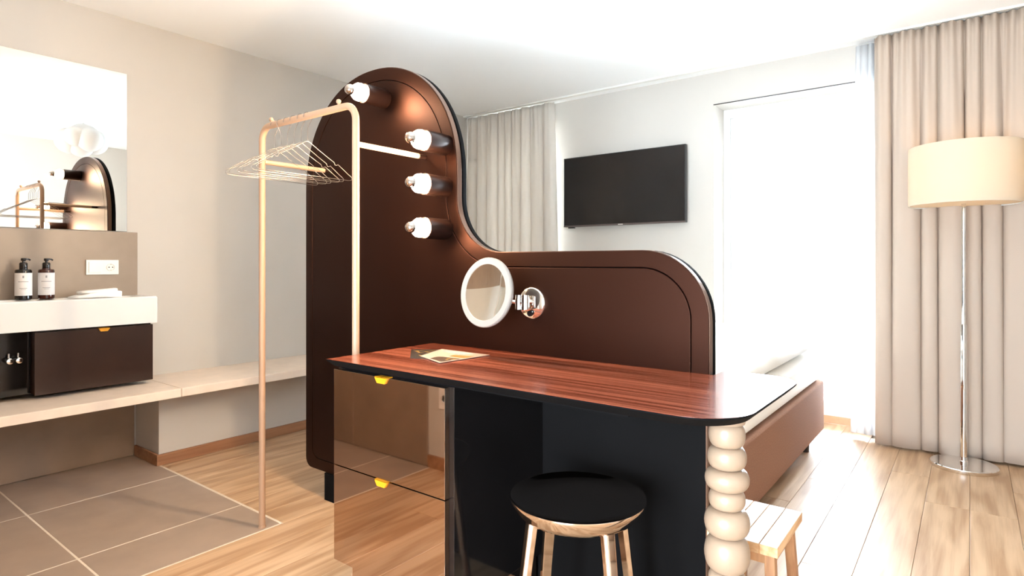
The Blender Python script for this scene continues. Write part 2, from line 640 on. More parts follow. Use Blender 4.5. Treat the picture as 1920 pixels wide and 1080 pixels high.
w2 = thing('fill_window_2', 'wide white framed window added behind the viewer for daylight', 'window', (0, YF - 0.1, 0), kind='structure')
bm = bmesh.new()
x0, x1, z0, z1 = W2
xm = (x0 + x1) / 2
for a in ((x0, x0 + 0.06, z0, z1), (x1 - 0.06, x1, z0, z1), (x0 + 0.06, x1 - 0.06, z0, z0 + 0.06), (x0 + 0.06, x1 - 0.06, z1 - 0.06, z1), (xm - 0.04, xm + 0.04, z0 + 0.06, z1 - 0.06)):
    box(bm, a[0], a[1], -0.035, 0.035, a[2], a[3])
obj('frame', bm, 'frame_white', w2, bevel=0.004)
for a0, a1 in ((x0 + 0.06, xm - 0.04), (xm + 0.04, x1 - 0.06)):
    bbox('pane', 'pane', w2, a0, a1, -0.003, 0.003, z0 + 0.06, z1 - 0.06)

w3 = thing('fill_window_3', 'white framed window added for daylight, hidden behind the pale curtain', 'window', (0, YB + 0.25, 0), kind='structure')
bm = bmesh.new()
x0, x1, z0, z1 = W3
for a in ((x0, x0 + 0.06, z0, z1), (x1 - 0.06, x1, z0, z1), (x0 + 0.06, x1 - 0.06, z0, z0 + 0.06), (x0 + 0.06, x1 - 0.06, z1 - 0.06, z1)):
    box(bm, a[0], a[1], -0.035, 0.035, a[2], a[3])
obj('frame', bm, 'frame_white', w3, bevel=0.004)
bbox('pane', 'pane', w3, x0 + 0.06, x1 - 0.06, -0.003, 0.003, z0 + 0.06, z1 - 0.06)

# ------------------------------------------------------------------ stone bench along the left wall
bn = thing('stone_bench', 'long pale stone bench with plastered front along the left wall', 'bench', (XL, 1.5, 0))
bm = bmesh.new()
BF = -3.44


def bpart(name, m, x0, x1, y0, y1, z0, z1, bevel=0.0):
    return bbox(name, m, bn, x0 - XL, x1 - XL, y0 - 1.5, y1 - 1.5, z0, z1, bevel=bevel)


bpart('stone_slab', 'bench_stone', XL + 0.001, BF, YT + 0.02, 1.499, 0.413, 0.46, 0.003)
bpart('stone_slab', 'bench_stone', XL + 0.001, BF, 1.501, YB - 0.002, 0.413, 0.46, 0.003)
bpart('riser', 'paint', XL + 0.001, -3.661, 1.472, YB - 0.002, 0.0, 0.412, 0.002)

# ------------------------------------------------------------------ washbasin corner
sp = tag(bbox('splashback', 'splash_stone', None, XL + 0.001, XL + 0.021, 0.20, 1.474, 0.90, 1.332, bevel=0.002),
         'taupe stone splashback slab above the white basin', 'splashback')
mr = thing('wall_mirror', 'large frameless mirror above the stone splashback', 'mirror', (XL, 0.8, 1.336))
bbox('backing', 'black_board', mr, 0.001, 0.008, -0.598, 0.618, 0.002, 0.932)
bbox('mirror_pane', 'wall_mirror_glass', mr, 0.008, 0.013, -0.60, 0.62, 0.0, 0.934, bevel=0.0008)

bs = thing('washbasin', 'wide white ceramic washbasin mounted on the dark cabinet', 'washbasin', (XL, 0.85, 0.81))
bx0, bx1, by0, by1 = 0.022, 0.285, -0.62, 0.63
bm = bmesh.new()
# slab with a sunken bowl: outer box, rim and bowl walls
def rect(x0, x1, y0, y1, z, r, n=5):
    pts = []
    for cx_, cy_, a0 in ((x1 - r, y1 - r, 0), (x0 + r, y1 - r, 90), (x0 + r, y0 + r, 180), (x1 - r, y0 + r, 270)):
        for q in range(n + 1):
            a = math.radians(a0 + 90 * q / n)
            pts.append((cx_ + r * math.cos(a), cy_ + r * math.sin(a), z))
    return pts


def loft(bm, loops, cap0=True, cap1=True):
    R_ = [[bm.verts.new(p) for p in lp] for lp in loops]
    n = len(R_[0])
    for a, b in zip(R_, R_[1:]):
        for i in range(n):
            j = (i + 1) % n
            bm.faces.new((a[i], a[j], b[j], b[i]))
    if cap0:
        bm.faces.new(R_[0][::-1])
    if cap1:
        bm.faces.new(R_[-1])


loft(bm, [rect(bx0, bx1, by0, by1, 0.0, 0.006), rect(bx0, bx1, by0, by1, 0.143, 0.006), rect(bx0 + 0.005, bx1 - 0.005, by0 + 0.005, by1 - 0.005, 0.15, 0.006),
          rect(bx0 + 0.085, bx1 - 0.02, by0 + 0.03, by1 - 0.08, 0.15, 0.03), rect(bx0 + 0.09, bx1 - 0.025, by0 + 0.035, by1 - 0.085, 0.14, 0.03),
          rect(bx0 + 0.105, bx1 - 0.04, by0 + 0.06, by1 - 0.11, 0.05, 0.03)])
obj('basin', bm, 'ceramic', bs, smooth=True, angle=30)
bm = bmesh.new()
lathe(bm, [(0, 0.051), (0.02, 0.051), (0.022, 0.054), (0.02, 0.057), (0, 0.058)], 20, Matrix.Translation((0.175, 0.0, 0)))
obj('drain', bm, 'chrome', bs, smooth=True)

cb = thing('vanity_cabinet', 'dark brown wall hung drawer cabinet below the white basin', 'cabinet', (XL, 1.2, 0.487))
bbox('carcass', 'dark_veneer', cb, 0.0, 0.235, -0.28, 0.262, 0.0, 0.320, bevel=0.001)
dr = bbox('drawer', 'dark_veneer', cb, 0.237, 0.262, -0.282, 0.264, -0.004, 0.312, bevel=0.0015)


def tab_handle(parent, cx_, y, z, outward, w=0.052, hgt=0.014):
    """yellow tab hooked over the top edge of a drawer front; outward = 'x' or '-y'."""
    bm = bmesh.new()
    pts = [(-w / 2, 0.004), (w / 2, 0.004), (w / 2, -0.001), (w / 2 - 0.010, -hgt), (-w / 2 + 0.010, -hgt), (-w / 2, -0.001)]
    if outward == 'x':
        prism(bm, [(cx_ + a, z + b) for a, b in pts], 0, y, y + 0.006)
        box(bm, y - 0.02, y + 0.006, cx_ - w / 2, cx_ + w / 2, z + 0.002, z + 0.005)
    else:
        prism(bm, [(cx_ + a, z + b) for a, b in pts], 1, y - 0.006, y)
        box(bm, cx_ - w / 2, cx_ + w / 2, y - 0.006, y + 0.02, z + 0.002, z + 0.005)
    o = obj('handle', bm, 'yellow', parent)
    o['label'] = 'yellow tab handle'
    return o


tab_handle(dr, 0.02, 0.262, 0.308, 'x')
un = thing('plumbing_bay', 'open dark bay with chrome valves beside the vanity drawer', 'cabinet', (XL, 0.6, 0.487))
bbox('dark_panel', 'black_gloss', un, 0.002, 0.20, -0.36, 0.315, 0.0, 0.320)
for yy in (0.10, 0.225, 0.262):
    bm = bmesh.new()
    tube(bm, [(0.20, yy, 0.18), (0.225, yy, 0.18), (0.238, yy, 0.18)], 0.009, 12)
    lathe(bm, [(0, 0), (0.014, 0), (0.016, 0.006), (0.014, 0.014), (0, 0.016)], 14, Matrix.Translation((0.236, yy, 0.18)) @ Matrix.Rotation(PI / 2, 4, 'Y'))
    tube(bm, [(0.222, yy, 0.18), (0.222, yy, 0.215)], 0.005, 10)
    obj('valve', bm, 'chrome', un, smooth=True)

sw = thing('power_socket', 'white double frame with light switch and socket on the splashback', 'socket', (XL + 0.0215, 1.29, 1.125))
bbox('frame', 'plastic_white', sw, 0.0, 0.009, -0.081, 0.081, -0.042, 0.042, bevel=0.002)
bbox('rocker', 'plastic_white', sw, 0.009, 0.013, -0.069, -0.006, -0.031, 0.031, bevel=0.0015)
bm = bmesh.new()
RX = Matrix.Translation((0.009, 0.04, 0)) @ Matrix.Rotation(PI / 2, 4, 'Y')
lathe(bm, [(0.0, 0.0005), (0.017, 0.0005), (0.0185, 0.004), (0.021, 0.004), (0.022, 0.0)], 28, RX)
so = obj('socket_well', bm, 'plastic_white', sw, smooth=True)
for yy, zz in ((0.031, 0.0), (0.049, 0.0), (0.04, 0.0185), (0.04, -0.0185)):
    bm = bmesh.new()
    lathe(bm, [(0, 0.0), (0.0032, 0.0), (0.0032, 0.003), (0, 0.003)], 10, Matrix.Translation((0.009, yy, zz)) @ Matrix.Rotation(PI / 2, 4, 'Y'))
    obj('contact', bm, 'pin_brass' if abs(zz) > 0.01 else 'dark_leg', so)

s2 = thing('wall_socket', 'white socket plate low on the wall, mirrored in the drawer', 'socket', (-2.30, YT, 0.40))
bbox('plate', 'plastic_white', s2, -0.042, 0.042, 0.0, 0.010, -0.06, 0.06, bevel=0.003)
bm = bmesh.new()
lathe(bm, [(0.0, 0.010), (0.018, 0.010), (0.02, 0.013), (0.023, 0.013), (0.024, 0.0095)], 24, Matrix.Rotation(-PI / 2, 4, 'X'))
obj('socket_well', bm, 'plastic_white', s2, smooth=True)


def soap_bottle(label, mbody, loc, rotz):
    t = thing('soap_dispenser', label, 'bottle', loc, rotz, 'soap dispensers on the basin rim')
    bm = bmesh.new()
    lathe(bm, [(0, 0), (0.031, 0), (0.035, 0.004), (0.035, 0.148), (0.032, 0.155), (0.018, 0.158), (0.018, 0.162), (0, 0.162)], 32)
    obj('body', bm, mbody, t, smooth=True)
    bm = bmesh.new()
    lathe(bm, [(0.0353, 0.022), (0.0357, 0.022), (0.0357, 0.138), (0.0353, 0.138)], 32)
    lb = obj('label', bm, 'label_white', t, smooth=True)
    # faint printing: emblem, name line and text line curved round the label
    for z0_, a_, hh in ((0.118, 0.10, 0.012), (0.093, 0.62, 0.0028), (0.060, 0.45, 0.0022), (0.054, 0.30, 0.0018)):
        bm = bmesh.new()
        n = 10
        vs = []
        for i in range(n + 1):
            a = -a_ + 2 * a_ * i / n
            for rr, zz in ((0.03575, z0_ - hh / 2), (0.03595, z0_ - hh / 2), (0.03595, z0_ + hh / 2), (0.03575, z0_ + hh / 2)):
                vs.append(bm.verts.new((rr * math.cos(a), rr * math.sin(a), zz)))
        for i in range(n):
            for k in range(4):
                l = (k + 1) % 4
                bm.faces.new((vs[4 * i + k], vs[4 * i + l], vs[4 * i + 4 + l], vs[4 * i + 4 + k]))
        bm.faces.new(vs[:4])
        bm.faces.new(vs[-4:][::-1])
        obj('print_line', bm, 'label_ink', lb)
    bm = bmesh.new()
    lathe(bm, [(0, 0.160), (0.0165, 0.160), (0.0175, 0.164), (0.0175, 0.186), (0.014, 0.192), (0.006, 0.193), (0.006, 0.204), (0, 0.204)], 24)
    pm = obj('pump', bm, 'bottle_black', t, smooth=True)
    bm = bmesh.new()
    lathe(bm, [(0, 0.200), (0.0095, 0.200), (0.011, 0.204), (0.011, 0.211), (0.009, 0.214), (0, 0.214)], 20)
    tube(bm, [(0, 0, 0.209), (-0.01, 0.012, 0.210), (-0.016, 0.022, 0.208), (-0.018, 0.027, 0.204)], 0.0042, 10)
    obj('spout', bm, 'bottle_black', pm, smooth=True)
    return t


soap_bottle('black soap dispenser with white label, farther from the folded towel', 'bottle_black', (-3.865, 0.908, 0.9605), -0.25)
soap_bottle('amber brown soap dispenser with white label, nearer the folded towel', 'bottle_amber', (-3.865, 1.004, 0.9605), -0.25)

# folded towel
tw = thing('hand_towel', 'small white folded towel on the basin rim', 'towel', (-3.80, 1.205, 0.9605))
bm = bmesh.new()
random.seed(9)
loops = []
for k in range(9):
    t_ = k / 8.0
    yy = -0.115 + 0.23 * t_
    z_ = 0.008 + 0.034 * min(1.0, t_ * 1.5) ** 0.9 * (1 - 0.25 * max(0, t_ - 0.8) / 0.2)
    hw = 0.045 + 0.012 * math.sin(t_ * 3)
    lp = []
    for q in range(16):
        a = 2 * PI * q / 16
        ca, sa = math.cos(a), math.sin(a)
        xx = hw * math.copysign(abs(ca) ** 0.5, ca)
        zz = z_ / 2 + z_ / 2 * math.copysign(abs(sa) ** 0.6, sa)
        lp.append((xx + 0.006 * math.sin(5 * t_ + q), yy, zz if sa > 0 else zz * 0.2))
    loops.append(lp)
loft(bm, loops)
fo = obj('fold', bm, 'terry', tw, smooth=True, angle=180)
bm = bmesh.new()
loops = []
for k in range(7):
    t_ = k / 6.0
    yy = -0.075 + 0.17 * t_
    z_ = 0.016
    lp = []
    for q in range(14):
        a = 2 * PI * q / 14
        ca, sa = math.cos(a), math.sin(a)
        lp.append((0.04 * math.copysign(abs(ca) ** 0.5, ca), yy, 0.030 + 0.012 * t_ + z_ / 2 * math.copysign(abs(sa) ** 0.6, sa)))
    loops.append(lp)
loft(bm, loops)
obj('fold', bm, 'terry', tw, smooth=True, angle=180)

# ------------------------------------------------------------------ curved partition
YP = 1.755


def part_outline(d, n=28):
    """outline of the partition in (x, z), inset by d."""
    x0, xt, zt, xr, zb, zl = -2.655 + d, -1.625 - d, 2.02 - d, -0.613 - d, 0.131 + d, 1.19 - d
    pts = []
    rb = 0.045
    pts += arc(x0 + rb, zb + rb, rb, 180, 270, 6)
    pts += arc(xr - rb, zb + rb, rb, 270, 360, 6)
    rc = 0.215 - d
    pts += arc(xr - rc, zl - rc, rc, 0, 90, n // 2)
    rn = 0.225 + d
    pts += arc(xt + rn, zl + rn, rn, 270, 180, n // 2)
    rt = (xt - x0) / 2
    cxm = (xt + x0) / 2
    czm = zt - rt
    for i in range(2 * n + 1):
        a = PI * i / (2 * n)
        ca, sa = math.cos(a), math.sin(a)
        e = 2 / 2.12
        pts.append((cxm + rt * math.copysign(abs(ca) ** e, ca), czm + rt * abs(sa) ** e))
    return pts


pt = thing('vanity_partition', 'tall dark bronze partition with arched top and low rounded wing', 'partition', (-1.63, YP, 0))


def ppart(name, m, outline, y0, y1, hole=None, bevel=0.0, parent=pt):
    bm = bmesh.new()
    prism(bm, [(a + 1.63, b) for a, b in outline], 1, y0 - YP, y1 - YP, None if hole is None else [(a + 1.63, b) for a, b in hole])
    return obj(name, bm, m, parent, bevel=bevel, seg=2)


ppart('front_frame', 'bronze', part_outline(0.0), YP, YP + 0.03, part_outline(0.054), bevel=0.0022)
ppart('front_panel', 'bronze', part_outline(0.0565), YP + 0.0008, YP + 0.03, bevel=0.0022)
ppart('edge_band', 'bronze_edge', part_outline(-0.0015), YP + 0.004, YP + 0.029, part_outline(0.004), bevel=0.001)
ppart('core', 'black_board', part_outline(0.012), YP + 0.03, YP + 0.038)
ppart('rear_panel', 'black_board', part_outline(-0.001), YP + 0.038, YP + 0.058, bevel=0.003)
bbox('plinth', 'black_board', pt, -2.49 + 1.63, -0.72 + 1.63, 1.748 - YP, YP + 0.056 - YP, 0.0, 0.1305)


def bulb_lamp(label, x, z):
    t = thing('bulb_sconce', label, 'lamp', (x, YP, z), group='bare bulb sconces on the partition')
    RY = Matrix.Rotation(PI / 2, 4, 'X')      # local z -> -y
    bm = bmesh.new()
    lathe(bm, [(0, -0.0005), (0.041, -0.0005), (0.042, 0.001), (0.042, 0.118), (0.040, 0.120), (0.036, 0.120), (0.034, 0.10), (0, 0.10)], 36, RY)
    obj('socket', bm, 'socket_brown', t, smooth=True)
    bm = bmesh.new()
    lathe(bm, [(0, 0.112), (0.014, 0.112), (0.026, 0.119), (0.034, 0.128), (0.0375, 0.140), (0.036, 0.152), (0.030, 0.162), (0.020, 0.168), (0, 0.170)], 30, RY)
    b_ = obj('bulb', bm, 'bulb_glow', t, smooth=True, angle=180)
    b_['label'] = 'glowing warm glass bulb'
    bm = bmesh.new()
    sphere(bm, (0, -0.188, 0), 0.0225, 24, 14)
    obj('mirrored_crown', bm, 'crown_silver', t, smooth=True, angle=180)
    return t


bulb_lamp('glowing bulb in brown socket at the arched top, above the clothes rail', -2.055, 1.874)
bulb_lamp('uppermost of three stacked glowing bulbs at the partition edge, touching rail bracket', -1.687, 1.627)
bulb_lamp('middle of three stacked glowing bulbs at the partition edge', -1.687, 1.457)
bulb_lamp('lowest of three stacked glowing bulbs, nearest the shaving mirror', -1.687, 1.286)

# shaving mirror
mm = thing('shaving_mirror', 'round magnifying mirror with pale rim on a chrome wall arm', 'mirror', (-1.251, YP, 1.006))
RY = Matrix.Rotation(PI / 2, 4, 'X')
bm = bmesh.new()
lathe(bm, [(0, -0.0005), (0.057, -0.0005), (0.058, 0.003), (0.056, 0.010), (0.052, 0.013), (0, 0.014)], 40, RY)
mt = obj('wall_plate', bm, 'chrome', mm, smooth=True)
bm = bmesh.new()
lathe(bm, [(0, 0.014), (0.011, 0.014), (0.011, 0.022), (0, 0.023)], 18, Matrix.Translation((0.0, 0, -0.037)) @ RY)
obj('knob', bm, 'black_gloss', mt, smooth=True)
bm = bmesh.new()
tube(bm, [(-0.006, -0.012, 0.005), (-0.006, -0.034, 0.005)], 0.010, 14)
lathe(bm, [(0, -0.022), (0.0145, -0.022), (0.0145, 0.004), (0.0135, 0.0045), (0.0145, 0.005), (0.0145, 0.030), (0, 0.030)], 22, Matrix.Translation((-0.006, -0.040, 0)))
obj('hinge', bm, 'chrome', mm, smooth=True)
bm = bmesh.new()
lathe(bm, [(0, -0.022), (0.012, -0.022), (0.012, 0.030), (0, 0.030)], 20, Matrix.Translation((-0.032, -0.046, 0)))
tube(bm, [(-0.006, -0.040, 0.002), (-0.032, -0.046, 0.002)], 0.008, 12)
tube(bm, [(-0.032, -0.046, 0.002), (-0.065, -0.066, 0.010), (-0.090, -0.100, 0.025)], 0.0075, 12)
sphere(bm, (-0.088, -0.102, 0.026), 0.013, 16, 10)
obj('arm', bm, 'chrome', mm, smooth=True)
MM = Matrix.Translation((-0.095, -0.150, 0.041)) @ Matrix.Rotation(math.radians(-5), 4, 'Z') @ Matrix.Rotation(math.radians(-8), 4, 'X') @ RY
bm = bmesh.new()
lathe(bm, [(0, -0.034), (0.03, -0.034), (0.09, -0.026), (0.118, -0.014), (0.123, -0.006), (0.123, 0.004), (0.120, 0.008), (0.100, 0.008), (0.099, 0.006), (0.099, -0.010), (0, -0.012)], 56, MM)
obj('rim', bm, 'rim_white', mm, smooth=True)
bm = bmesh.new()
prof = []
for i in range(9):
    r = 0.0992 * i / 8
    prof.append((r, -0.0035 + 0.0085 * (i / 8) ** 2))
prof = prof + [(0.0992, 0.0), (0.0, -0.008)]
lathe(bm, prof, 56, MM)
obj('mirror_glass', bm, 'mirror_glass', mm, smooth=True)

# ------------------------------------------------------------------ desk
ZD = 0.82
dk = thing('vanity_desk', 'red brown wood veneer desk with mirrored drawers and beaded leg', 'desk', (-1.06, 1.5, 0))
DX, DY = -1.06, 1.5


def desk_outline(d):
    x0, x1, y0, y1, yb = -1.757 + d, -0.376 - d, 1.24 + d, 1.753, 1.855 - d
    pts = [(x0, y1), (x0, y0)]
    rf = 0.135
    pts += arc(x1 - rf, y0 + rf, rf, -90, 0, 14)
    rr = 0.10
    pts += arc(x1 - rr, yb - rr, rr, 0, 90, 8)
    pts += [(-0.598, yb), (-0.598, y1)]
    return [(a - DX, b - DY) for a, b in pts]


bm = bmesh.new()
lo, hi = desk_outline(0.02), desk_outline(0.0)
A = [[bm.verts.new((p[0], p[1], z)) for p in o_] for o_, z in ((lo, ZD - 0.024), (hi, ZD - 0.004), (hi, ZD - 0.0005))]
n = len(hi)
bm.faces.new(A[0])
bm.faces.new(A[2])
for a, b in ((A[0], A[1]), (A[1], A[2])):
    for i in range(n):
        j = (i + 1) % n
        bm.faces.new((a[i], a[j], b[j], b[i]))
top = obj('desk_top', bm, 'black_board', dk)
bm = bmesh.new()
prism(bm, [(p[0], p[1]) for p in desk_outline(0.0006)], 2, ZD - 0.0006, ZD)
obj('veneer', bm, 'desk_veneer', top)


def dpart(name, m, x0, x1, y0, y1, z0, z1, bevel=0.0, parent=dk):
    return bbox(name, m, parent, x0 - DX, x1 - DX, y0 - DY, y1 - DY, z0, z1, bevel=bevel)


dpart('apron', 'black_board', -1.73, -0.64, 1.285, 1.745, 0.786, ZD - 0.0241)
dpart('dark_panel', 'black_board', -1.215, -0.617, 1.738, 1.746, 0.01, 0.786)  # black sheet before the partition, stands in for the shade under the desk
dpart('cabinet_body', 'black_gloss', -1.743, -1.197, 1.282, 1.745, 0.128, 0.786, 0.001)
dpart('cabinet_plinth', 'bronze_mirror', -1.66, -1.22, 1.275, 1.735, 0.0, 0.1275, 0.001)
for z0, z1 in ((0.458, 0.784), (0.129, 0.4545)):
    d_ = dpart('drawer', 'bronze_mirror', -1.743, -1.216, 1.262, 1.2815, z0, z1, 0.0008)
    tab_handle(d_, -1.493 - DX, 1.262 - DY, z1 - 0.003, '-y', 0.056, 0.016)
dpart('end_trim', 'bronze_edge', -0.6165, -0.612, 1.738, 1.753, 0.01, 0.786)
# beaded leg
LX, LY = -0.455, 1.425
bm = bmesh.new()
zp = lambda py: 1.15 - (py - 493) / 1120.0 * 1.407
bounds = [(792, 34), (836, 33), (877, 35), (917, 40), (952, 33), (1003, 41), (1068, 41), (1104, 34), (1150, 38), (1205, 41), (1262, 36), (1330, 41), (1376, 34), (1420, 34)]
prof = [(0, ZD - 0.0245), (0.046, ZD - 0.0245), (0.040, zp(792))]
pb = 792
for py, rw in bounds[1:]:
    zt, zb = zp(pb), max(zp(py), 0.0)
    r = rw / 1120.0 * 1.407 * 1.0
    hgt = (zt - zb) / 2
    for i in range(1, 12):
        a = PI * i / 12
        prof.append((0.026 + (r - 0.026) * math.sin(a) ** 0.8, (zt + zb) / 2 + hgt * math.cos(a)))
    prof.append((0.026, zb))
    pb = py
    if zb <= 0:
        break
prof = [(r, z) for r, z in prof if z > 0.0] + [(0.026, 0.0), (0, 0.0)]
lathe(bm, prof, 36, Matrix.Translation((LX - DX, LY - DY, 0)))
lg = obj('beaded_leg', bm, 'cream_lacquer', dk, smooth=True, angle=50)
lg['label'] = 'cream lacquered leg of stacked turned beads'


# leaflets on the desk
def card(name, label, corners, m, z, cat='leaflet'):
    cxm = sum(c[0] for c in corners) / 4
    cym = sum(c[1] for c in corners) / 4
    t = thing(name, label, cat, (cxm, cym, z), group='leaflets on the desk')
    bm = bmesh.new()
    prism(bm, [(c[0] - cxm, c[1] - cym) for c in corners], 2, 0.0, 0.0012)
    s = obj('sheet', bm, m, t)
    return t, s, (cxm, cym)


def back(px, py, z):
    a = math.radians(37.5)
    F = (-math.sin(a), math.cos(a))
    R = (math.cos(a), math.sin(a))
    d = (CAM_H - z) * 1120.0 / (py - 493)
    l = (px - 960) / 1120.0 * d
    return (F[0] * d + R[0] * l, F[1] * d + R[1] * l)


def print_patch(sheet, ctr, uvs, m, z):
    bm = bmesh.new()
    prism(bm, [(p[0] - ctr[0], p[1] - ctr[1]) for p in uvs], 2, z, z + 0.0003)
    obj('printed_area', bm, m, sheet)


cn = [back(769, 672, ZD), back(771, 656, ZD), back(838, 656, ZD), back(812, 674, ZD)]
t, s, c = card('leaflet', 'dark leaflet with gold leaf print, under the photo card', cn, 'paper_dark', ZD + 0.0005)
random.seed(3)
for k in range(14):
    u, v = random.uniform(0.15, 0.8), random.uniform(0.3, 0.9)
    p = [cn[0][i] * (1 - u) * (1 - v) + cn[1][i] * (1 - u) * v + cn[2][i] * u * v + cn[3][i] * u * (1 - v) for i in (0, 1)]
    a = random.uniform(0, PI)
    l, w = 0.012, 0.005
    print_patch(s, c, [(p[0] + l * math.cos(a), p[1] + l * math.sin(a)), (p[0] - w * math.sin(a), p[1] + w * math.cos(a)),
                       (p[0] - l * math.cos(a), p[1] - l * math.sin(a)), (p[0] + w * math.sin(a), p[1] - w * math.cos(a))], 'paper_gold', 0.0012)
cn = [back(788, 669, ZD), back(824, 682, ZD), back(918, 667, ZD), back(828, 656, ZD)]
t, s, c = card('leaflet', 'pale photo leaflet with gold details lying across the dark leaflet', cn, 'paper_cream', ZD + 0.0022)


def uv(u, v):
    return tuple(cn[0][i] * (1 - u) * (1 - v) + cn[1][i] * (1 - u) * v + cn[2][i] * u * v + cn[3][i] * u * (1 - v) for i in (0, 1))


print_patch(s, c, [uv(0.05, 0.42), uv(0.05, 0.95), uv(0.42, 0.95), uv(0.3, 0.45)], 'paper_brown', 0.0012)
print_patch(s, c, [uv(0.45, 0.6), uv(0.5, 0.95), uv(0.72, 0.95), uv(0.6, 0.55)], 'paper_gold', 0.0012)
print_patch(s, c, [uv(0.75, 0.15), uv(0.7, 0.6), uv(0.96, 0.8), uv(0.97, 0.1)], 'blind_grey', 0.0012)
for k in range(10):
    u, v = random.uniform(0.1, 0.42), random.uniform(0.7, 0.95)
    du, dv = 0.03, 0.05
    print_patch(s, c, [uv(u - du, v), uv(u, v + dv * 0.8), uv(u + du, v), uv(u, v - dv)], 'paper_gold', 0.0016)

# ------------------------------------------------------------------ clothes rail and hangers
RZ, RYY, RX0, RX1 = 1.738, 1.40, -2.445, -1.802
rk = thing('clothes_rail', 'tan tubular clothes rail beside the bronze partition', 'clothes rail', (-2.12, RYY, 0))
path = [(RX0, RYY, 0.004), (RX0, RYY, 0.6), (RX0, RYY, 1.2)]
rb = 0.06
path += [(x_, RYY, z_) for x_, z_ in arc(RX0 + rb, RZ - rb, rb, 180, 90, 10)]
path += [(RX0 + 0.3, RYY, RZ)]
path += [(x_, RYY, z_) for x_, z_ in arc(RX1 - rb, RZ - rb, rb, 90, 0, 10)]
path += [(RX1, RYY, 1.2), (RX1, RYY, 0.6), (RX1, RYY, 0.004)]
bm = bmesh.new()
tube(bm, [(p[0] + 2.12, 0, p[2]) for p in path], 0.0134, 18)
obj('frame_tube', bm, 'rack_tan', rk, smooth=True, angle=60)
for xx in (RX0, RX1):
    bm = bmesh.new()
    lathe(bm, [(0, 0), (0.0165, 0), (0.0165, 0.003), (0.0145, 0.008), (0, 0.008)], 20, Matrix.Translation((xx + 2.12, 0, 0)))
    obj('foot', bm, 'rack_tan', rk, smooth=True)
    zc = 1.590
    bm = bmesh.new()
    tube(bm, [(xx + 2.12, 0.01, zc), (xx + 2.12, 0.18, zc), (xx + 2.12, 0.315, zc)], 0.0105, 14)
    br = obj('bracket', bm, 'rack_tan', rk, smooth=True, angle=60)
    bm = bmesh.new()
    tube(bm, [(xx + 2.12, 0.315, zc), (xx + 2.12, YP - RYY, zc)], 0.0095, 14)
    obj('bracket_mount', bm, 'socket_brown', br, smooth=True, angle=60)
for xx in (-2.372, -1.905):
    bm = bmesh.new()
    tube(bm, [(xx + 2.12, 0, RZ + 0.008), (xx + 2.12, 0, RZ + 0.02)], 0.0045, 10)
    sphere(bm, (xx + 2.12, 0, RZ + 0.025), 0.0095, 16, 10)
    obj('stop_knob', bm, 'rack_tan', rk, smooth=True)


def hanger_path(seed):
    rnd = random.Random(seed)
    W = 0.215
    hook = []
    for i in range(13):
        a = math.radians(-70 + 250 * i / 12)
        hook.append((0, 0.0195 * math.cos(a) , 0.0195 * math.sin(a)))
    hook = hook[::-1][:]          # from the left side down ... ends at lower right
    hk = [(0, 0.0195 * math.cos(math.radians(190 - 215 * i / 12)), 0.0195 * math.sin(math.radians(190 - 215 * i / 12))) for i in range(13)]
    hk += [(0, 0.004, -0.036), (0, 0.0, -0.046), (0, 0, -0.092)]
    body = [(0, 0.006, -0.098), (0, 0.05, -0.124), (0, 0.10, -0.152), (0, 0.125, -0.165), (0, 0.130, -0.176), (0, 0.138, -0.176), (0, 0.145, -0.172),
            (0, W - 0.02, -0.206), (0, W - 0.003, -0.216), (0, W + 0.002, -0.224), (0, W - 0.004, -0.231), (0, W - 0.02, -0.233)]
    left = [(0, -p[1], p[2]) for p in body[::-1]]
    ring = body + [(0, 0.0, -0.233)] + left
    return hk, ring


hk, ring = hanger_path(0)
proto = None
hx = [-2.345, -2.297, -2.250, -2.201, -2.152, -2.106]
hl = ['thin wire hanger nearest the left leg of the clothes rail', 'second wire hanger from the left leg of the clothes rail',
      'third wire hanger from the left leg of the clothes rail', 'fourth wire hanger from the left leg of the clothes rail',
      'fifth wire hanger from the left leg of the clothes rail', 'thin wire hanger farthest from the left leg, in front of the partition']
for k, xx in enumerate(hx):
    if proto is None:
        proto = thing('wire_hanger', hl[0], 'hanger', (0, 0, 0), group='wire hangers on the clothes rail')
        bm = bmesh.new()
        tube(bm, hk, 0.0013, 6)
        obj('hook', bm, 'wire', proto, smooth=True, angle=80)
        bm = bmesh.new()
        tube(bm, ring, 0.0013, 6, closed=True)
        obj('shoulder_wire', bm, 'wire', proto, smooth=True, angle=80)
        h_ = proto
    else:
        h_ = copy_tree(proto)
    h_['label'] = hl[k]
    h_.location = (xx, RYY, RZ - 0.0036)
    h_.rotation_euler = (0, 0, math.radians((2, -3, 1, -2, 3, 0)[k]) + (PI if k in (1,) else 0))

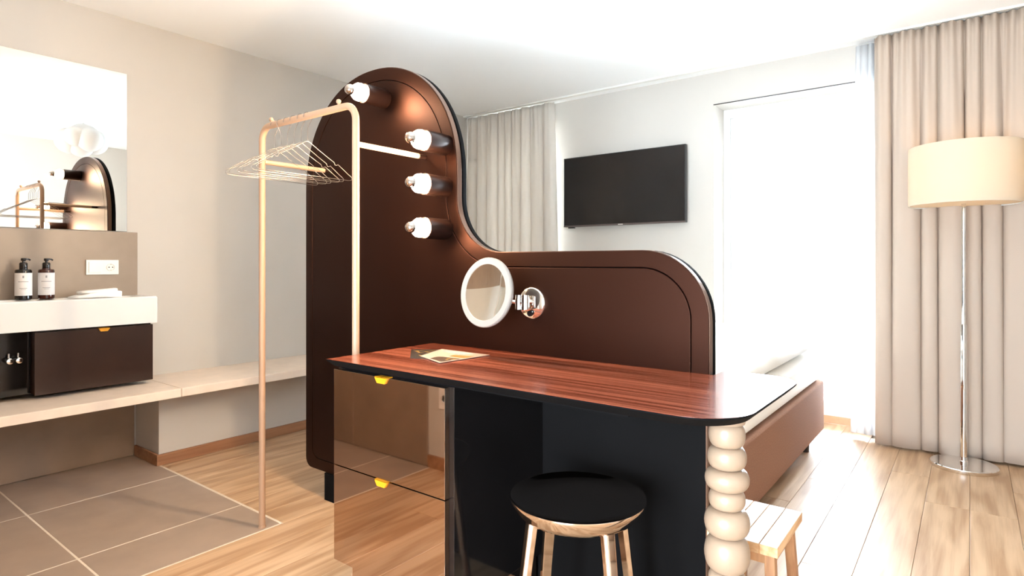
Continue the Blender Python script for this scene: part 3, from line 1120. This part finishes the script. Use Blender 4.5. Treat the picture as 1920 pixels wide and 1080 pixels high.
# ------------------------------------------------------------------ polished metal stool
st = thing('metal_stool', 'polished metal stool with dished round seat under the desk', 'stool', (-0.871, 1.436, 0), math.radians(37.5))
bm = bmesh.new()
ZS = 0.50
lathe(bm, [(0, ZS - 0.045), (0.15, ZS - 0.045), (0.163, ZS - 0.043), (0.176, ZS - 0.030), (0.185, ZS - 0.012), (0.190, ZS - 0.002), (0.1895, ZS + 0.002), (0.186, ZS + 0.001), (0.175, ZS - 0.006), (0.12, ZS - 0.016), (0, ZS - 0.022)], 64)
obj('seat', bm, 'polished_alu', st, smooth=True, angle=50)
for a in (22, 118, 202, 298):
    a = math.radians(a)
    ca, sa = math.cos(a), math.sin(a)
    bm = bmesh.new()
    loops = []
    for z, rr, w, d in ((ZS - 0.044, 0.140, 0.019, 0.012), (0.25, 0.168, 0.0165, 0.011), (0.0, 0.198, 0.014, 0.010)):
        lp = []
        for du, dv in ((-1, -0.3), (-0.6, -1), (0.6, -1), (1, -0.3), (1, 1), (-1, 1)):
            r_ = rr - dv * d
            lp.append((r_ * ca - du * w * sa, r_ * sa + du * w * ca, z))
        loops.append(lp)
    loft(bm, loops)
    obj('leg', bm, 'polished_alu', st, bevel=0.002)

# ------------------------------------------------------------------ small wooden stool
ws = thing('wooden_stool', 'small acacia wood stool with plank seat behind the beaded leg', 'stool', (-0.475, 1.74, 0))
ZW = 0.43
for i in range(4):
    x0 = -0.09 + i * 0.045
    bbox('seat_plank', 'acacia', ws, x0 + 0.0002, x0 + 0.0448, -0.14, 0.14, ZW - 0.026, ZW, bevel=0.0015, seg=1)
for sx in (-1, 1):
    for sy in (-1, 1):
        bm = bmesh.new()
        loops = []
        for z, ox, oy in ((ZW - 0.0265, 0.062, 0.098), (0.0, 0.085, 0.135)):
            loops.append([(sx * ox + a * 0.013, sy * oy + b * 0.013, z) for a, b in ((-1, -1), (1, -1), (1, 1), (-1, 1))])
        loft(bm, loops)
        obj('leg', bm, 'acacia_leg', ws, bevel=0.002)
for sx in (-1, 1):
    bbox('rail', 'acacia_leg', ws, sx * 0.064 - 0.008, sx * 0.064 + 0.008, -0.088, 0.088, ZW - 0.062, ZW - 0.0265, bevel=0.001)
for sy in (-1, 1):
    bbox('rail', 'acacia_leg', ws, -0.052, 0.052, sy * 0.10 - 0.008, sy * 0.10 + 0.008, ZW - 0.062, ZW - 0.0265, bevel=0.001)

# ------------------------------------------------------------------ television
tv = thing('television', 'black flat screen television hung on the beige wall', 'television', (-2.30, YB, 1.768))
TW, TH = 0.555, 0.303
bbox('housing', 'tv_bezel', tv, -TW, TW, -0.075, -0.035, -TH, TH, bevel=0.003)
bbox('screen', 'tv_screen', tv, -TW + 0.010, TW - 0.010, -0.0765, -0.0745, -TH + 0.018, TH - 0.010)
bz = bbox('lower_bezel', 'bezel_silver', tv, -TW, TW, -0.0775, -0.0755, -TH, -TH + 0.012, bevel=0.0005)
bbox('maker_mark', 'plastic_white', bz, -0.022, 0.022, -0.0779, -0.0775, -TH + 0.003, -TH + 0.009)
bbox('receiver', 'tv_bezel', tv, -TW + 0.04, -TW + 0.10, -0.07, -0.045, -TH - 0.012, -TH, bevel=0.002)
bbox('wall_mount', 'dark_leg', tv, -0.2, 0.2, -0.035, 0.0, -0.2, 0.2)

# ------------------------------------------------------------------ bed behind the partition
BX0, BX1, BY0, BY1 = -2.54, -0.74, 1.86, 4.28
bd = thing('bed', 'low bed with brown fabric base and white mattress behind the partition', 'bed', (-1.64, 3.07, 0))
cxb, cyb = -1.64, 3.07


def rrect(x0, x1, y0, y1, r, n=6):
    pts = []
    for cx_, cy_, a0 in ((x1 - r, y1 - r, 0), (x0 + r, y1 - r, 90), (x0 + r, y0 + r, 180), (x1 - r, y0 + r, 270)):
        pts += arc(cx_, cy_, r, a0, a0 + 90, n)
    return pts


bm = bmesh.new()
prism(bm, rrect(BX0 - cxb, BX1 - cxb, BY0 - cyb, BY1 - cyb, 0.06), 2, 0.09, 0.40)
obj('base', bm, 'bed_fabric', bd, smooth=True, bevel=0.012, seg=3, angle=35)
bm = bmesh.new()
prism(bm, rrect(BX0 + 0.012 - cxb, BX1 - 0.012 - cxb, BY0 + 0.012 - cyb, BY1 - 0.012 - cyb, 0.08), 2, 0.401, 0.60)
obj('mattress', bm, 'linen', bd, smooth=True, bevel=0.05, seg=5, angle=35)
for xx in (BX0 + 0.10, BX1 - 0.06):
    for yy in (BY0 + 0.15, 3.98):
        bm = bmesh.new()
        lathe(bm, [(0, 0), (0.022, 0), (0.026, 0.09), (0, 0.09)], 18, Matrix.Translation((xx - cxb, yy - cyb, 0)))
        obj('leg', bm, 'dark_leg', bd, smooth=True)


def cushion(name, label, cat, cx_, cy_, z0, lx, ly, h, seed, m='linen', rot=0.0, ex=0.35, group=None, lumps=0.012):
    rnd = random.Random(seed)
    ph = [rnd.uniform(0, 6.28) for _ in range(6)]
    t = tag(bpy.data.objects.new(name, None), label, cat, group) if False else None
    bm = bmesh.new()
    NX, NY = 40, 40
    top, bot = {}, {}
    for i in range(NX + 1):
        for j in range(NY + 1):
            u, v = -1 + 2 * i / NX, -1 + 2 * j / NY
            e = max(0.0, (1 - abs(u) ** 4)) ** ex * max(0.0, (1 - abs(v) ** 4)) ** ex
            wob = lumps * (math.sin(5 * u + 3 * v + ph[0]) + 0.7 * math.sin(9 * u - 6 * v + ph[1]) + 0.5 * math.sin(4 * v * u + 11 * v + ph[2]) + 0.4 * math.sin(17 * u + 8 * v + ph[3]))
            x_, y_ = u * lx / 2, v * ly / 2
            top[i, j] = bm.verts.new((x_, y_, z0 * 0 + h * (0.25 + 0.75 * e) + wob * e))
            if i in (0, NX) or j in (0, NY):
                bot[i, j] = top[i, j]
            else:
                bot[i, j] = bm.verts.new((x_, y_, h * 0.25 * (1 - e)))
    for i in range(NX):
        for j in range(NY):
            bm.faces.new((top[i, j], top[i + 1, j], top[i + 1, j + 1], top[i, j + 1]))
            q = (bot[i, j], bot[i, j + 1], bot[i + 1, j + 1], bot[i + 1, j])
            if len(set(q)) == 4:
                try:
                    bm.faces.new(q)
                except ValueError:
                    pass
    o = obj(name, bm, m, None, smooth=True, angle=180)
    o.location = (cx_, cy_, z0)
    o.rotation_euler = (0, 0, rot)
    return tag(o, label, cat, group)


cushion('duvet', 'puffy white duvet spread over the bed beyond the partition', 'duvet', -1.60, 3.35, 0.6015, 1.70, 1.50, 0.16, 5, lumps=0.014)
cushion('pillow', 'plump white pillow at the bed head nearest the desk', 'pillow', -1.10, 2.20, 0.6015, 0.68, 0.52, 0.14, 2, lumps=0.006, group='pillows on the bed')
cushion('pillow', 'plump white pillow at the bed head hidden behind the tall arch', 'pillow', -2.05, 2.20, 0.6015, 0.68, 0.52, 0.14, 3, lumps=0.006, group='pillows on the bed')

# ------------------------------------------------------------------ curtains and rail
rl = tag(bbox('curtain_rail', 'white_lacquer', None, XL + 0.004, XR - 0.004, 4.385, 4.43, H - 0.014, H - 0.0005, bevel=0.002),
         'slim white curtain track running along the ceiling', 'curtain rail')


def curtain(name, label, m, x0, x1, yc, z0, z1, folds, amp_t, amp_b, seed, gather=0.0, x0b=None, x1b=None, nu=None, group=None, sharp=0.0):
    rnd = random.Random(seed)
    nu = nu or int(folds * 22)
    nv = 26
    pos = [0.0]
    for k in range(folds):
        pos.append(pos[-1] + rnd.uniform(0.65, 1.35))
    pos = [p / pos[-1] for p in pos]
    amps = [rnd.uniform(0.55, 1.15) for _ in range(folds)]
    skew = [rnd.uniform(-0.35, 0.35) for _ in range(folds)]
    x0b = x0 if x0b is None else x0b
    x1b = x1 if x1b is None else x1b
    bm = bmesh.new()
    V = {}
    for i in range(nu + 1):
        u = i / nu
        k = 0
        while k < folds - 1 and u > pos[k + 1]:
            k += 1
        s_ = (u - pos[k]) / (pos[k + 1] - pos[k])
        for j in range(nv + 1):
            t_ = j / nv
            te = t_ ** 0.7
            amp = amp_t + (amp_b - amp_t) * te
            w = math.sin(PI * s_)
            f = (w ** (1 - sharp * te)) * amps[k]
            wid = (pos[k + 1] - pos[k]) * (x1 - x0)
            xs_ = x0 + (x1 - x0) * u
            xb_ = x0b + (x1b - x0b) * u
            x_ = xs_ * (1 - t_) + xb_ * t_
            x_ += skew[k] * te * wid * w * 0.35 - 0.30 * wid * math.sin(2 * PI * s_) * te * 0.55
            y_ = yc + amp * 0.5 - amp * f * 1.0
            y_ += (1 - te) ** 3 * gather * math.sin(2 * PI * u * folds * 2.6 + k)
            z_ = z1 + (z0 - z1) * t_
            V[i, j] = bm.verts.new((x_, y_, z_))
    for i in range(nu):
        for j in range(nv):
            bm.faces.new((V[i, j], V[i + 1, j], V[i + 1, j + 1], V[i, j + 1]))
    o = obj(name, bm, m, None, smooth=True, angle=180, loc=((x0 + x1) / 2, yc, z0))
    md = o.modifiers.new('thickness', 'SOLIDIFY')
    md.thickness = 0.0025
    return tag(o, label, 'curtain', group)


curtain('sheer_curtain', 'thin white sheer curtain at the edge of the glazed door', 'sheer', -0.60, -0.42, 4.508, 0.03, H - 0.022, 5, 0.025, 0.03, 3, x0b=-0.63, x1b=-0.42)
curtain('drape', 'long warm beige pleated curtain behind the floor lamp', 'drape', -0.485, 0.625, 4.405, 0.015, H - 0.020, 10, 0.045, 0.105, 8, gather=0.012, x0b=-0.475, x1b=0.625, sharp=0.62)
curtain('drape', 'pale grey white pleated curtain left of the television', 'drape_pale', XL + 0.012, -2.935, 4.435, 0.475, H - 0.020, 9, 0.03, 0.075, 12, gather=0.006, x1b=-2.90, sharp=0.25)

# ------------------------------------------------------------------ floor lamp
fl_ = thing('floor_lamp', 'chrome floor lamp with wide cream drum shade before the beige curtain', 'lamp', (-0.030, 4.215, 0))
bm = bmesh.new()
lathe(bm, [(0, 0), (0.155, 0), (0.158, 0.004), (0.158, 0.020), (0.154, 0.024), (0, 0.025)], 56)
obj('base', bm, 'chrome', fl_, smooth=True)
bm = bmesh.new()
lathe(bm, [(0, 0.025), (0.021, 0.025), (0.021, 0.036), (0.0165, 0.040), (0.0165, 0.80), (0.0155, 0.806), (0, 0.806)], 24)
obj('lower_pole', bm, 'chrome', fl_, smooth=True)
bm = bmesh.new()
lathe(bm, [(0, 0.806), (0.0115, 0.806), (0.0115, 1.50), (0.02, 1.502), (0.02, 1.512), (0.010, 1.514), (0.010, 1.60), (0, 1.60)], 24)
obj('pole', bm, 'chrome', fl_, smooth=True)
SR, SZ0, SZ1 = 0.262, 1.478, 1.808
bm = bmesh.new()
lathe(bm, [(SR, SZ0), (SR, SZ1), (SR - 0.003, SZ1), (SR - 0.003, SZ0), (SR, SZ0)], 72)
shd = obj('shade', bm, 'shade_fabric', fl_, smooth=True)
bm = bmesh.new()
for zz in (SZ0 + 0.002, SZ1 - 0.002):
    tube(bm, [((SR - 0.0045) * math.cos(2 * PI * i / 48), (SR - 0.0045) * math.sin(2 * PI * i / 48), zz) for i in range(48)], 0.0028, 8, closed=True)
for a in (0, 120, 240):
    a = math.radians(a)
    tube(bm, [(0.008 * math.cos(a), 0.008 * math.sin(a), 1.56), ((SR - 0.005) * math.cos(a), (SR - 0.005) * math.sin(a), SZ1 - 0.004)], 0.002, 6)
obj('shade_ring', bm, 'frame_white', shd, smooth=True)
bm = bmesh.new()
lathe(bm, [(0, SZ0 + 0.006), (SR - 0.006, SZ0 + 0.006), (SR - 0.006, SZ0 + 0.009), (0, SZ0 + 0.009)], 48)
obj('diffuser', bm, 'shade_fabric', shd)
emit('lamp_bulb', (1.0, 0.72, 0.42, 1), 26.0)
bm = bmesh.new()
lathe(bm, [(0, 1.60), (0.014, 1.60), (0.02, 1.62), (0.032, 1.65), (0.034, 1.67), (0.028, 1.695), (0, 1.705)], 24)
obj('bulb', bm, 'lamp_bulb', fl_, smooth=True, angle=180)

# ------------------------------------------------------------------ cloud pendant, seen in the mirror
pd = thing('cloud_pendant', 'white cloud shaped paper pendant lamp, seen in the wall mirror', 'lamp', (-0.80, 2.16, 2.39))
bm = bmesh.new()
for c_, r_ in (((0, 0, 0.02), 0.15), ((0.06, -0.10, -0.01), 0.13), ((0.02, 0.10, 0.0), 0.125), ((-0.10, 0.02, 0.0), 0.12), ((0.11, 0.04, 0.01), 0.12), ((0.0, -0.02, -0.06), 0.11), ((-0.07, -0.09, 0.02), 0.10)):
    sphere(bm, c_, r_, 28, 16)
cl = obj('cloud_shade', bm, 'rice_paper', pd, smooth=True, angle=180)
bm = bmesh.new()
lathe(bm, [(0, 0.209), (0.05, 0.209), (0.05, 0.19), (0.008, 0.18), (0.008, 0.12), (0, 0.12)], 24)
obj('canopy', bm, 'white_lacquer', pd, smooth=True)
